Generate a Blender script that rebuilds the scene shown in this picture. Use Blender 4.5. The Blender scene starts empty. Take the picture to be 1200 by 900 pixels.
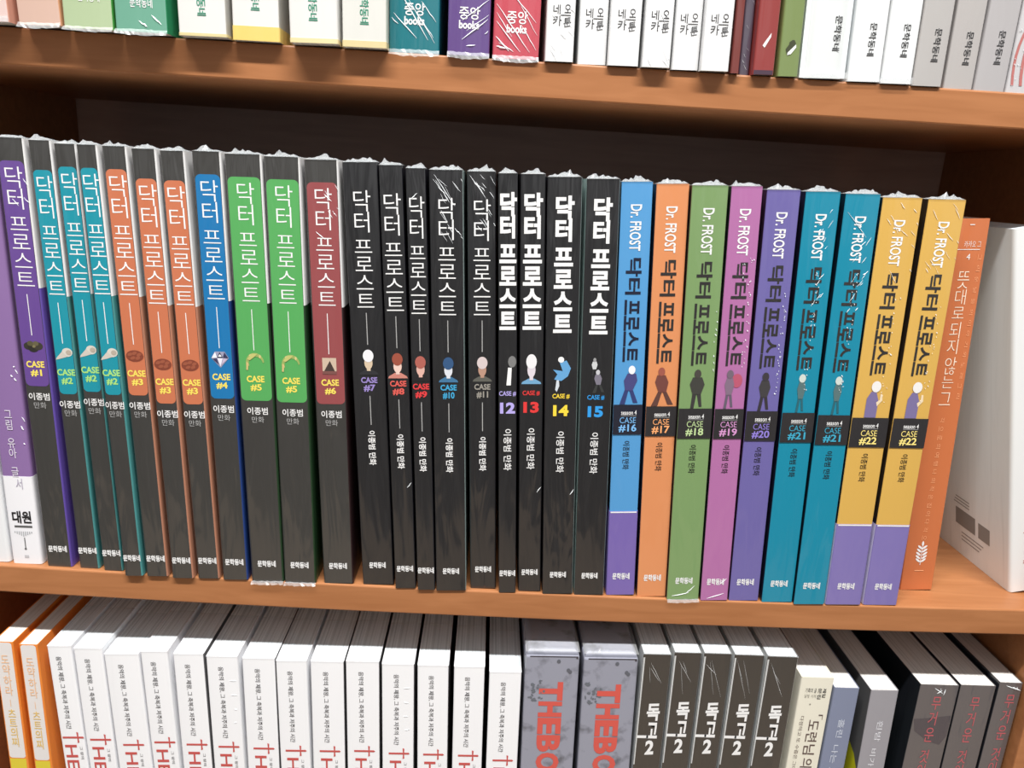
import bpy, bmesh, math, random
from mathutils import Matrix, Vector

# ------------------------------------------------------------------ camera, light, exposure
scene = bpy.context.scene
COL = scene.collection
cam_data = bpy.data.cameras.new('camera')
cam = bpy.data.objects.new('camera', cam_data)
COL.objects.link(cam)
scene.camera = cam
cam_data.sensor_fit = 'HORIZONTAL'
cam_data.sensor_width = 36.0
cam_data.lens = 36.0 * 900.0 / 1200.0
cam_data.clip_start = 0.01
PITCH, ROLL, YAW = -0.26192, -0.05964, -0.03862
cam.matrix_world = (Matrix.Translation((0.0, -0.36641, 0.21357)) @ Matrix.Rotation(YAW, 4, 'Z') @
                    Matrix.Rotation(PITCH, 4, 'X') @ Matrix.Rotation(ROLL, 4, 'Y') @ Matrix.Rotation(math.pi / 2, 4, 'X'))

world = bpy.data.worlds.new('store_light')
scene.world = world
world.use_nodes = True
wn = world.node_tree
wn.nodes.clear()
w_out = wn.nodes.new('ShaderNodeOutputWorld')
w_bg = wn.nodes.new('ShaderNodeBackground')
w_tc = wn.nodes.new('ShaderNodeTexCoord')
w_sep = wn.nodes.new('ShaderNodeSeparateXYZ')
w_ramp = wn.nodes.new('ShaderNodeValToRGB')
w_map = wn.nodes.new('ShaderNodeMapRange')
w_map.inputs['From Min'].default_value = -1.0
w_map.inputs['From Max'].default_value = 1.0
cr = w_ramp.color_ramp
cr.elements[0].position = 0.0
cr.elements[0].color = (0.07, 0.066, 0.06, 1)
cr.elements[1].position = 1.0
cr.elements[1].color = (1.0, 1.0, 1.0, 1)
e = cr.elements.new(0.42); e.color = (0.16, 0.155, 0.15, 1)
e = cr.elements.new(0.52); e.color = (0.66, 0.66, 0.66, 1)
e = cr.elements.new(0.65); e.color = (0.95, 0.96, 0.97, 1)
wn.links.new(w_tc.outputs['Generated'], w_sep.inputs[0])
wn.links.new(w_sep.outputs['Z'], w_map.inputs['Value'])
wn.links.new(w_map.outputs['Result'], w_ramp.inputs['Fac'])
w_no = wn.nodes.new('ShaderNodeTexNoise')          # noise patches for the unseen store, added to vary the film's reflections
w_no.inputs['Scale'].default_value = 3.2
w_no.inputs['Detail'].default_value = 2.0
w_nr = wn.nodes.new('ShaderNodeMapRange')
w_nr.inputs['From Min'].default_value = 0.36
w_nr.inputs['From Max'].default_value = 0.66
w_nr.inputs['To Min'].default_value = 0.25
w_nr.inputs['To Max'].default_value = 1.85
w_mul = wn.nodes.new('ShaderNodeVectorMath')
w_mul.operation = 'SCALE'
wn.links.new(w_tc.outputs['Generated'], w_no.inputs['Vector'])
wn.links.new(w_no.outputs['Fac'], w_nr.inputs['Value'])
wn.links.new(w_ramp.outputs['Color'], w_mul.inputs[0])
wn.links.new(w_nr.outputs['Result'], w_mul.inputs['Scale'])
wn.links.new(w_mul.outputs[0], w_bg.inputs['Color'])
w_bg.inputs['Strength'].default_value = 0.62
wn.links.new(w_bg.outputs[0], w_out.inputs[0])

def tube_light(x, y, z, power, length):
    ld = bpy.data.lights.new('ceiling_tube_light', 'AREA')
    ld.shape = 'RECTANGLE'
    ld.size, ld.size_y = length, 0.07
    ld.energy = power
    ld.color = (1.0, 0.985, 0.96)
    lo = bpy.data.objects.new('ceiling_tube_light', ld)
    COL.objects.link(lo)
    lo.location = (x, y, z)
    return lo
tube_light(0.0, -0.66, 1.52, 76.0, 1.5)

scene.view_settings.view_transform = 'Standard'
scene.view_settings.look = 'None'
scene.view_settings.exposure = -0.22
scene.view_settings.gamma = 1.0
scene.view_settings.use_curve_mapping = False
scene.cycles.use_denoising = True
scene.cycles.max_bounces = 6
scene.cycles.transparent_max_bounces = 12

random.seed(7)
MM = 0.001

# ------------------------------------------------------------------ materials
def lin(c):
    return tuple((v / 255.0 / 12.92) if v / 255.0 <= 0.04045 else ((v / 255.0 + 0.055) / 1.055) ** 2.4 for v in c)

MATS = {}
def print_mat(rgb, rough=0.42, wrap=0.0):
    """printed paper; wrap > 0: under glossy crinkled film"""
    key = (tuple(rgb), rough, wrap)
    if key in MATS:
        return MATS[key]
    m = bpy.data.materials.new('print_%d_%d_%d' % tuple(rgb))
    m.use_nodes = True
    nt = m.node_tree
    b = nt.nodes['Principled BSDF']
    b.inputs['Base Color'].default_value = (*lin(rgb), 1)
    b.inputs['Roughness'].default_value = rough
    b.inputs['Specular IOR Level'].default_value = 0.4
    if wrap > 0:
        tc = nt.nodes.new('ShaderNodeTexCoord')
        mp = nt.nodes.new('ShaderNodeMapping')
        mp.inputs['Scale'].default_value = (1.0, 1.0, 0.14)
        no = nt.nodes.new('ShaderNodeTexNoise')
        no.inputs['Scale'].default_value = 95.0
        no.inputs['Detail'].default_value = 2.5
        no.inputs['Distortion'].default_value = 0.6
        bu = nt.nodes.new('ShaderNodeBump')
        bu.inputs['Strength'].default_value = 0.9
        bu.inputs['Distance'].default_value = 0.003
        oi = nt.nodes.new('ShaderNodeObjectInfo')
        va = nt.nodes.new('ShaderNodeVectorMath')
        nt.links.new(tc.outputs['Object'], va.inputs[0])
        nt.links.new(oi.outputs['Random'], va.inputs[1])
        nt.links.new(va.outputs[0], mp.inputs['Vector'])
        nt.links.new(mp.outputs[0], no.inputs['Vector'])
        nt.links.new(no.outputs['Fac'], bu.inputs['Height'])
        b.inputs['Coat Weight'].default_value = min(1.0, wrap * 1.35)
        b.inputs['Coat Roughness'].default_value = 0.1
        b.inputs['Coat IOR'].default_value = 1.72
        nt.links.new(bu.outputs[0], b.inputs['Coat Normal'])
    MATS[key] = m
    return m

def wood_mat(name, c1, c2, rough=0.42):
    m = bpy.data.materials.new(name)
    m.use_nodes = True
    nt = m.node_tree
    b = nt.nodes['Principled BSDF']
    tc = nt.nodes.new('ShaderNodeTexCoord')
    mp = nt.nodes.new('ShaderNodeMapping')
    mp.inputs['Scale'].default_value = (6.0, 60.0, 60.0)
    no = nt.nodes.new('ShaderNodeTexNoise')
    no.inputs['Scale'].default_value = 3.0
    no.inputs['Detail'].default_value = 5.0
    no.inputs['Distortion'].default_value = 0.8
    rp = nt.nodes.new('ShaderNodeValToRGB')
    rp.color_ramp.elements[0].position = 0.3
    rp.color_ramp.elements[0].color = (*lin(c1), 1)
    rp.color_ramp.elements[1].position = 0.72
    rp.color_ramp.elements[1].color = (*lin(c2), 1)
    nt.links.new(tc.outputs['Object'], mp.inputs['Vector'])
    nt.links.new(mp.outputs[0], no.inputs['Vector'])
    nt.links.new(no.outputs['Fac'], rp.inputs['Fac'])
    nt.links.new(rp.outputs['Color'], b.inputs['Base Color'])
    b.inputs['Roughness'].default_value = rough
    b.inputs['Specular IOR Level'].default_value = 0.35
    return m

def page_mat(name, c1, c2, scale):
    """cut page edges: fine lines running along the sheets"""
    m = bpy.data.materials.new(name)
    m.use_nodes = True
    nt = m.node_tree
    b = nt.nodes['Principled BSDF']
    tc = nt.nodes.new('ShaderNodeTexCoord')
    mp = nt.nodes.new('ShaderNodeMapping')
    mp.inputs['Scale'].default_value = (scale, 4.0, 4.0)
    no = nt.nodes.new('ShaderNodeTexNoise')
    no.inputs['Scale'].default_value = 1.0
    no.inputs['Detail'].default_value = 4.0
    rp = nt.nodes.new('ShaderNodeValToRGB')
    rp.color_ramp.elements[0].position = 0.32
    rp.color_ramp.elements[0].color = (*lin(c1), 1)
    rp.color_ramp.elements[1].position = 0.6
    rp.color_ramp.elements[1].color = (*lin(c2), 1)
    nt.links.new(tc.outputs['Object'], mp.inputs['Vector'])
    nt.links.new(mp.outputs[0], no.inputs['Vector'])
    nt.links.new(no.outputs['Fac'], rp.inputs['Fac'])
    nt.links.new(rp.outputs['Color'], b.inputs['Base Color'])
    b.inputs['Roughness'].default_value = 0.75
    return m

def film_mat(name, opacity):
    m = bpy.data.materials.new(name)
    m.use_nodes = True
    nt = m.node_tree
    b = nt.nodes['Principled BSDF']
    b.inputs['Base Color'].default_value = (0.86, 0.89, 0.91, 1)
    b.inputs['Roughness'].default_value = 0.18
    b.inputs['Specular IOR Level'].default_value = 0.7
    tr = nt.nodes.new('ShaderNodeBsdfTransparent')
    mx = nt.nodes.new('ShaderNodeMixShader')
    mx.inputs['Fac'].default_value = opacity
    out = nt.nodes['Material Output']
    nt.links.new(tr.outputs[0], mx.inputs[1])
    nt.links.new(b.outputs[0], mx.inputs[2])
    nt.links.new(mx.outputs[0], out.inputs['Surface'])
    return m

WOOD = wood_mat('wood_edge', (158, 103, 64), (174, 117, 76))
WOOD_BACK = wood_mat('wood_back', (186, 158, 146), (200, 172, 160), 0.5)
PAGES = page_mat('page_edges', (186, 196, 200), (234, 242, 246), 900.0)
PAGES_CREAM = page_mat('page_edges_cream', (208, 206, 200), (232, 230, 226), 900.0)
FILM = film_mat('film_crumple', 0.26)
FILM_CREASE = film_mat('film_crease', 0.8)  # near-opaque white: glints along the clear film's creases put into the colour
FILM_THIN = film_mat('film_thin', 0.22)

# ------------------------------------------------------------------ mesh helpers
def link_mesh(name, verts, faces, mats, midx=None, parent=None, smooth=False):
    me = bpy.data.meshes.new(name)
    me.from_pydata(verts, [], faces)
    for m in mats:
        me.materials.append(m)
    if midx:
        me.polygons.foreach_set('material_index', midx)
    if smooth:
        me.polygons.foreach_set('use_smooth', [True] * len(faces))
    me.update()
    o = bpy.data.objects.new(name, me)
    COL.objects.link(o)
    if parent is not None:
        o.parent = parent
    return o

def box_geo(x0, x1, y0, y1, z0, z1):
    v = [(x0, y0, z0), (x1, y0, z0), (x1, y1, z0), (x0, y1, z0), (x0, y0, z1), (x1, y0, z1), (x1, y1, z1), (x0, y1, z1)]
    f = [(0, 3, 2, 1), (4, 5, 6, 7), (0, 1, 5, 4), (1, 2, 6, 5), (2, 3, 7, 6), (3, 0, 4, 7)]
    return v, f

def bevel_box(name, x0, x1, y0, y1, z0, z1, mat, parent=None, bev=0.0008, segx=1, zfun=None):
    bm = bmesh.new()
    v, f = box_geo(x0, x1, y0, y1, z0, z1)
    vs = [bm.verts.new(c) for c in v]
    for q in f:
        bm.faces.new([vs[i] for i in q])
    if bev:
        bmesh.ops.bevel(bm, geom=list(bm.edges), offset=bev, segments=2, affect='EDGES', profile=0.5)
    if segx > 1:
        for k in range(1, segx):
            xc = x0 + (x1 - x0) * k / segx
            bmesh.ops.bisect_plane(bm, geom=list(bm.verts) + list(bm.edges) + list(bm.faces), plane_co=(xc, 0, 0), plane_no=(1, 0, 0))
    if zfun:
        for vv in bm.verts:
            vv.co.z += zfun(vv.co.x)
    me = bpy.data.meshes.new(name)
    bm.to_mesh(me); bm.free()
    me.materials.append(mat)
    o = bpy.data.objects.new(name, me)
    COL.objects.link(o)
    if parent is not None:
        o.parent = parent
    return o

# glyphs -------------------------------------------------------------
GLYPH = {}
def glyph(s, bold=0.0, sp=1.0):
    key = (s, bold, sp)
    if key in GLYPH:
        return GLYPH[key]
    c = bpy.data.curves.new('lettering', 'FONT')
    c.body = s
    c.size = 1.0
    c.resolution_u = 3
    c.offset = bold
    c.space_character = sp
    o = bpy.data.objects.new('lettering', c)
    COL.objects.link(o)
    dg = bpy.context.evaluated_depsgraph_get()
    me = bpy.data.meshes.new_from_object(o.evaluated_get(dg))
    v = [(p.co.x, p.co.y) for p in me.vertices]
    f = [tuple(p.vertices) for p in me.polygons]
    bpy.data.objects.remove(o)
    bpy.data.curves.remove(c)
    bpy.data.meshes.remove(me)
    GLYPH[key] = (v, f)
    return v, f

class Sheet:
    """printing on a spine: flat ink in the plane of the spine, x to the right, z up, in millimetres"""
    def __init__(s, y=0.0):
        s.v, s.f, s.m, s.mats, s.y, s.n = [], [], [], [], y, 0
    def _mat(s, m):
        if m not in s.mats:
            s.mats.append(m)
        return s.mats.index(m)
    def add(s, pts, faces, m, layer=1):
        k = s._mat(m)
        b = len(s.v)
        yy = s.y - 0.00007 * layer - 0.000004 * s.n
        s.n += 1
        s.v += [(x * MM, yy, z * MM) for x, z in pts]
        for q in faces:
            s.f.append(tuple(b + i for i in q))
            s.m.append(k)
    def poly(s, pts, m, layer=1):
        s.add(pts, [tuple(range(len(pts)))], m, layer)
    def rect(s, x0, x1, z0, z1, m, layer=1):
        s.poly([(x0, z0), (x1, z0), (x1, z1), (x0, z1)], m, layer)
    def ellipse(s, cx, cz, rx, rz, m, layer=1, n=18, a0=0.0, tilt=0.0):
        pts = []
        for i in range(n):
            a = 2 * math.pi * i / n
            x, z = rx * math.cos(a), rz * math.sin(a)
            pts.append((cx + x * math.cos(tilt) - z * math.sin(tilt), cz + x * math.sin(tilt) + z * math.cos(tilt)))
        s.poly(pts, m, layer)
    def rrect(s, x0, x1, z0, z1, r, m, layer=1):
        pts = []
        for cx, cz, a in ((x1 - r, z1 - r, 0), (x0 + r, z1 - r, 90), (x0 + r, z0 + r, 180), (x1 - r, z0 + r, 270)):
            for i in range(6):
                t = math.radians(a + 18 * i)
                pts.append((cx + r * math.cos(t), cz + r * math.sin(t)))
        s.poly(pts, m, layer)
    def text(s, t, x0, x1, z0, z1, m, rot=False, bold=0.0, layer=2, slant=0.0):
        """t fills the box; rot: turned clockwise, read from the top down"""
        v, f = glyph(t, bold)
        xs = [p[0] for p in v]; ys = [p[1] for p in v]
        a, b, c, d = min(xs), max(xs), min(ys), max(ys)
        pts = []
        for x, y in v:
            u, w = (x - a) / (b - a), (y - c) / (d - c)
            if rot:
                pts.append((x0 + w * (x1 - x0), z1 - u * (z1 - z0) + slant * w))
            else:
                pts.append((x0 + u * (x1 - x0), z0 + w * (z1 - z0) + slant * u))
        s.add(pts, f, m, layer)
    def cells(s, chars, x0, x1, spans, m, bold=0.0, layer=2, rot=False):
        """upright letters one below the other; spans: (top, bottom) heights of each"""
        for ch, (z1, z0) in zip(chars, spans):
            v, f = glyph(ch, bold)
            if rot:
                s.add([(x0 + (y + 0.09) / 0.93 * (x1 - x0), z1 - (x - 0.0) / 0.92 * (z1 - z0)) for x, y in v], f, m, layer)
            else:
                s.add([(x0 + x / 0.92 * (x1 - x0), z0 + (y + 0.09) / 0.93 * (z1 - z0)) for x, y in v], f, m, layer)
    def done(s, name, parent, label=None):
        if not s.v:
            return None
        o = link_mesh(name, s.v, s.f, s.mats, s.m, parent)
        if label:
            o['label'] = label
        return o

# book bodies ----------------------------------------------------------
def cover(parent, t, h, d, spine_m, right_m=None, left_m=None, right_split=None, r=0.9, name='cover', wrap_seg=3):
    """wrap-round paper cover; t h d in mm; right_split = (mm below the top, material below it)"""
    right_m = right_m or spine_m
    left_m = left_m or spine_m
    hw, r, w = t / 2, min(r, t * 0.3), 0.4
    prof = [(-hw, d)]
    seg = []
    prof.append((-hw, r)); seg.append('L')
    for i in range(1, 5):
        a = math.pi + (math.pi / 2) * i / 4
        prof.append((-hw + r + r * math.cos(a), r + r * math.sin(a))); seg.append('L' if i < 2 else 'S')
    prof.append((hw - r, 0)); seg.append('S')
    for i in range(1, 5):
        a = -math.pi / 2 + (math.pi / 2) * i / 4
        prof.append((hw - r + r * math.cos(a), r + r * math.sin(a))); seg.append('S' if i < wrap_seg else 'R')
    prof.append((hw, d)); seg.append('R')
    inner = [(-hw + w, d), (-hw + w, r)] + [(-hw + w + (r * .6) * (1 - math.cos(math.pi / 2 * i / 4)), r - (r - w) * math.sin(math.pi / 2 * i / 4)) for i in range(1, 5)]
    inner += [(-p[0], p[1]) for p in reversed(inner)]
    n = len(prof)
    zs = [0.0, h]
    if right_split:
        zs = [0.0, h - right_split[0], h]
    mats = [spine_m, right_m, left_m] + ([right_split[1]] if right_split else [])
    V, F, M = [], [], []
    for z in zs:
        V += [(x * MM, y * MM, z * MM) for x, y in prof]
    for z in (0.0, h):
        V += [(x * MM, y * MM, z * MM) for x, y in inner]
    nz = len(zs)
    for k in range(nz - 1):
        for i in range(n - 1):
            F.append((k * n + i, k * n + i + 1, (k + 1) * n + i + 1, (k + 1) * n + i))
            c = {'S': 0, 'R': 1, 'L': 2}[seg[i]]
            if c == 1 and right_split and k == 0:
                c = 3
            M.append(c)
    def strip(A, B):                 # own corners, so that the rounded spine shades smoothly
        b = len(V)
        V.extend(A); V.extend(B)
        for i in range(n - 1):
            F.append((b + i, b + i + 1, b + n + i + 1, b + n + i)); M.append(0)
    out0, out1 = V[:n], V[(nz - 1) * n:nz * n]
    in0, in1 = V[nz * n:nz * n + n], V[nz * n + n:nz * n + 2 * n]
    strip(in1, in0)
    strip(out1, in1)
    strip(in0, out0)
    o = link_mesh(name, V, F, mats, M, parent)
    k = (nz - 1) * (n - 1)
    o.data.polygons.foreach_set('use_smooth', [i < k for i in range(len(F))])
    return o

def pages(parent, t, h, d, m, front=1.0):
    v, f = box_geo((-t / 2 + 0.45) * MM, (t / 2 - 0.45) * MM, front * MM, (d - 0.8) * MM, 0.3 * MM, (h - 0.25) * MM)
    return link_mesh('page_block', v, f, [m], None, parent)

def wrap(parent, t, h, rng, top=2.2, bottom=0.0, creases=(), sparkle=0, film=None, depth=14.0):
    """shrink film: the welded crumple on the top edge (and under the foot), and creases that stand off the spine"""
    V, F, M = [], [], []
    def crumple(zb, amp, sgn):
        nx = max(6, int(t / 1.1))
        rows = [(-0.5, 0.0, .1), (0.6, 0.35, .3), (2.2, 1.0, 1.0), (4.5, 0.5, .6), (9.0, 0.12, .2), (depth, 0.0, .05)]
        b = len(V)
        peak = rng.random() * 0.7 + 0.15
        for yy, a, jit in rows:
            for i in range(nx + 1):
                u = i / nx
                env = (math.sin(math.pi * min(1, max(0, u))) ** 0.5)
                bump = 0.35 + 0.5 * rng.random() + 1.0 * math.exp(-((u - peak) / 0.16) ** 2) * rng.random()
                x = -t / 2 + t * u + (rng.random() - .5) * 0.5 * (1 if 0 < i < nx else 0)
                V.append((x * MM, (yy + (rng.random() - .5) * jit) * MM, (zb + sgn * (0.12 + amp * a * env * bump)) * MM))
        for r_ in range(len(rows) - 1):
            for i in range(nx):
                p = b + r_ * (nx + 1) + i
                F.append((p, p + 1, p + nx + 2, p + nx + 1)); M.append(0)
    if top:
        crumple(h, top, 1)
    if bottom:
        b = len(V)
        nx = max(6, int(t / 1.3))
        for row, (dz, yy) in enumerate(((1.6, -0.35), (0.2, -0.9), (-1.0, -1.4))):
            for i in range(nx + 1):
                u = i / nx
                k = 0.5 + rng.random() * 0.8
                V.append(((-t / 2 + t * u) * MM, (yy - rng.random() * 0.5 * row) * MM,
                          (dz * (bottom if dz > 0 else 1) + (-k * bottom * math.sin(math.pi * u) if row == 2 else (rng.random() - .5) * .4)) * MM))
        for r_ in range(2):
            for i in range(nx):
                p = b + r_ * (nx + 1) + i
                F.append((p, p + 1, p + nx + 2, p + nx + 1)); M.append(2)
    for (x0, z0, x1, z1, wd) in creases:
        b = len(V)
        n = 5
        dx, dz = x1 - x0, z1 - z0
        L = math.hypot(dx, dz) or 1
        px, pz = -dz / L, dx / L
        if pz < 0:
            px, pz = -px, -pz
        for i in range(n + 1):
            u = i / n
            ww = wd * math.sin(math.pi * (0.08 + 0.84 * u)) * 0.5
            jx = (rng.random() - .5) * 0.25
            cx, cz = x0 + dx * u + px * jx, z0 + dz * u + pz * jx
            V.append(((cx + px * ww) * MM, -0.12 * MM, (cz + pz * ww) * MM))
            V.append(((cx - px * ww) * MM, (-0.14 - ww * 1.3) * MM, (cz - pz * ww) * MM))
        for i in range(n):
            p = b + i * 2
            F.append((p, p + 1, p + 3, p + 2)); M.append(1)
    if not F:
        return None
    o = None
    groups = [('shrink_wrap', lambda m, z: m == 0), ('shrink_wrap', lambda m, z: m == 2), ('film_crease', lambda m, z: m == 1 and z > h * MM * .5), ('film_crease', lambda m, z: m == 1 and z <= h * MM * .5)]
    for nm, test in groups:
        sel = [f for f, m in zip(F, M) if test(m, V[f[0]][2])]
        if not sel:
            continue
        ids = sorted({i for f in sel for i in f})
        mp = {i: k for k, i in enumerate(ids)}
        o = link_mesh(nm, [V[i] for i in ids], [tuple(mp[i] for i in f) for f in sel], [(film or FILM) if nm == 'shrink_wrap' else FILM_CREASE], None, parent)
    return o

def root(name, label, cat, x, y, z, lean=0.0, t=0.0, group=None, yaw=0.0):
    o = bpy.data.objects.new(name, None)
    o.empty_display_size = 0.01
    COL.objects.link(o)
    th = math.atan(lean)
    o.location = (x * MM, y * MM, z * MM + t * 0.5 * MM * abs(math.sin(th)))
    o.rotation_euler = (0, th, yaw)
    o['label'] = label
    o['category'] = cat
    if group:
        o['group'] = group
    return o

# ------------------------------------------------------------------ the bookcase
def sag(x):                      # the middle board hangs a little low towards its middle
    return 0.03874 * (x - 0.08398) ** 2
XL, XR, DEPTH = -0.2860, 0.3190, 0.195
Z_TOP0, Z_TOP1 = 0.24847, 0.26411
Z_MID = -0.01541
Z_LOW1 = -0.2660
Z_FLOOR = -0.93
case = bpy.data.objects.new('bookcase', None)
COL.objects.link(case)
case.location = (0.03, 0.0, Z_FLOOR)
case['label'] = 'orange-brown wooden bookcase whose boards carry the three rows of books'
case['category'] = 'bookcase'
def case_part(name, *a, **k):
    o = bevel_box(name, *a, **k)
    o.parent = case
    o.matrix_parent_inverse = Matrix.Translation((-0.03, 0, -Z_FLOOR))
    return o
case_part('side_panel', XL - 0.018, XL, 0.0, DEPTH, Z_FLOOR, 0.86, WOOD)
case_part('side_panel', XR, XR + 0.018, 0.0, DEPTH, Z_FLOOR, 0.86, WOOD)
case_part('back_panel', XL - 0.017, XR + 0.017, DEPTH, DEPTH + 0.006, Z_FLOOR, 0.86, WOOD_BACK)
case_part('shelf', XL, XR, 0.0, DEPTH, Z_TOP0, Z_TOP1, WOOD)
case_part('shelf', XL, XR, 0.0, DEPTH, Z_MID, 0.0, WOOD, segx=28, zfun=sag)
case_part('shelf', XL, XR, 0.0, DEPTH, Z_LOW1 - 0.0155, Z_LOW1, WOOD)
case_part('shelf', XL, XR, 0.0, DEPTH, 0.5280, 0.5435, WOOD)
case_part('shelf', XL, XR, 0.0, DEPTH, -0.5455, -0.5300, WOOD)
case_part('shelf', XL, XR, 0.0, DEPTH, -0.81, -0.7945, WOOD)
case_part('plinth', XL, XR, 0.02, 0.038, Z_FLOOR, -0.81, WOOD)
floor = bevel_box('floor', -1.5, 1.5, -2.0, 0.6, Z_FLOOR - 0.02, Z_FLOOR, wood_mat('floor_boards', (150, 130, 110), (168, 148, 126)), bev=0)
floor['kind'] = 'structure'
wall = bevel_box('wall_back', -1.5, 1.5, DEPTH + 0.03, DEPTH + 0.1, Z_FLOOR, 1.7, print_mat((205, 203, 198), 0.8), bev=0)
wall['kind'] = 'structure'

# ------------------------------------------------------------------ colours
BLACK = print_mat((34, 34, 36), 0.38, 0.75)
BLACK_HAZY = print_mat((58, 57, 55), 0.42, 0.7)
BLACK_SIDE = print_mat((30, 30, 36), 0.35, 0.3)
NAVY_SIDE = print_mat((14, 16, 28), 0.35, 0.3)
WHITE_SIDE = print_mat((226, 226, 226), 0.4)
INK_W = print_mat((232, 232, 232), 0.5)
INK_G = print_mat((165, 165, 165), 0.5)
INK_B = print_mat((30, 28, 30), 0.5)
INK_GREY = print_mat((92, 92, 92), 0.5)
YEL = print_mat((235, 215, 95), 0.5)
FLUOR = print_mat((165, 215, 120), 0.5)

# ------------------------------------------------------------------ middle shelf: black comics with a coloured title panel
SPANS_AB = [(12.3, 22.2), (22.0, 31.8), (34.2, 42.2), (42.2, 50.9), (50.9, 59.8), (59.8, 68.4)]
def down(h, spans, off=0.0):
    return [(h - a - off, h - b - off) for a, b in spans]

def streaks(rng, t, h, n, z_hi, z_lo, slope=(0.6, 1.6), wd=0.2, lean=1, ln=(3, 9), x_lo=None):
    out = []
    for i in range(n):
        x0 = (x_lo if x_lo is not None else -t / 2 + .6) + rng.random() * (t / 2 - 1.0 - (x_lo if x_lo is not None else -t / 2 + .6))
        z0 = h - z_hi - rng.random() * (z_lo - z_hi)
        L = ln[0] + rng.random() * (ln[1] - ln[0])
        k = slope[0] + rng.random() * (slope[1] - slope[0])
        x1 = x0 + lean * L * 0.5
        z1 = z0 - L * k * 0.6
        if abs(x1) > t / 2 - .3:
            f = (math.copysign(t / 2 - .3, x1) - x0) / (x1 - x0)
            x1, z1 = x0 + (x1 - x0) * f, z0 + (z1 - z0) * f
        out.append((x0, z0, x1, z1, wd * (0.5 + rng.random())))
    return out

def emblem_case(S, n, h, off):
    zc = h - 96.5 - off
    if n == 1:
        for i, (x, z, r, c) in enumerate(((-2.3, .2, 2.2, (52, 50, 44)), (0, -.6, 2.6, (44, 42, 38)), (2.3, .3, 2.3, (60, 56, 48)), (-1.2, 1.5, 1.5, (84, 80, 58)), (1.4, 1.5, 1.4, (96, 90, 66)), (.4, .1, .8, (120, 112, 80)))):
            S.ellipse(x, zc + z, r, r * .85, print_mat(c), 2 + (i > 2))
    elif n == 2:
        S.ellipse(1.6, zc + 1.2, 2.5, 2.2, print_mat((205, 200, 190)), 2)
        S.ellipse(2.3, zc + 1.2, 1.3, 1.2, print_mat((176, 164, 150)), 3)
        S.poly([(-4.2, zc - 2.6), (-3.6, zc - 1.4), (-.8, zc + 1.6), (1.6, zc - .9), (-1.5, zc - 1.9)], print_mat((196, 190, 180)), 2)
    elif n == 3:
        S.ellipse(0, zc - .2, 4.2, 2.9, print_mat((128, 66, 50)), 2)
        for x, z in ((-2.2, .6), (0, 1.2), (2.1, .5), (-1.0, -1.2), (1.4, -1.2)):
            S.ellipse(x, zc + z, 1.25, .8, print_mat((150, 84, 62)), 3, tilt=.4)
    elif n == 4:
        S.poly([(0, zc - 4.2), (4.2, zc + .6), (2.4, zc + 3.8), (-2.4, zc + 3.8), (-4.2, zc + .6)], print_mat((150, 150, 175)), 2)
        for tri, c in ((((-4, .6), (-1.4, .8), (-2.2, 3.6)), (230, 232, 240)), (((1.4, .8), (4, .6), (2.2, 3.6)), (54, 56, 84)), (((-1.4, .8), (1.4, .8), (0, 3.6)), (36, 40, 60)),
                       (((-1.3, .5), (1.3, .5), (0, -3.6)), (225, 225, 238)), (((-3.6, .2), (-1.5, .4), (-.6, -2.8)), (60, 58, 90)), (((3.6, .2), (1.5, .4), (.6, -2.8)), (190, 176, 200)),
                       (((-.9, 1.3), (.9, 1.3), (0, 2.6)), (240, 240, 245))):
            S.poly([(x, zc + z) for x, z in tri], print_mat(c), 3)
    elif n == 5:
        a = [math.radians(200 - i * 14) for i in range(15)]
        o_ = [(4.4 * math.cos(q) + .2, zc - .6 + 4.8 * math.sin(q)) for q in a]
        i_ = [(3.4 * math.cos(q) + .5, zc - 1.0 + 3.4 * math.sin(q)) for q in a]
        for k in range(14):
            S.poly([o_[k], o_[k + 1], i_[k + 1], i_[k]], print_mat((150, 170, 96) if k % 5 else (206, 190, 130)), 2)
        S.poly([(-3.6, zc + 1.0), (-1.2, zc + 3.9), (1.6, zc + 3.9), (.2, zc + 2.4), (-2.2, zc + .6)], print_mat((186, 186, 112)), 3)
        S.poly([(-4.2, zc - 4.2), (-3.4, zc - 4.4), (-2.9, zc - .8), (-4.0, zc - .2)], print_mat((200, 180, 120)), 3)
    elif n == 6:
        S.rect(-3.4, 3.4, zc - 3.6, zc + 3.6, print_mat((196, 176, 156)), 2)
        S.poly([(-2.6, zc - 3.0), (2.6, zc - 3.0), (.3, zc + 2.2)], print_mat((66, 56, 52)), 3)
        S.rect(-3.4, 3.4, zc - 4.6, zc - 3.0, print_mat((120, 78, 74)), 3)

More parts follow.
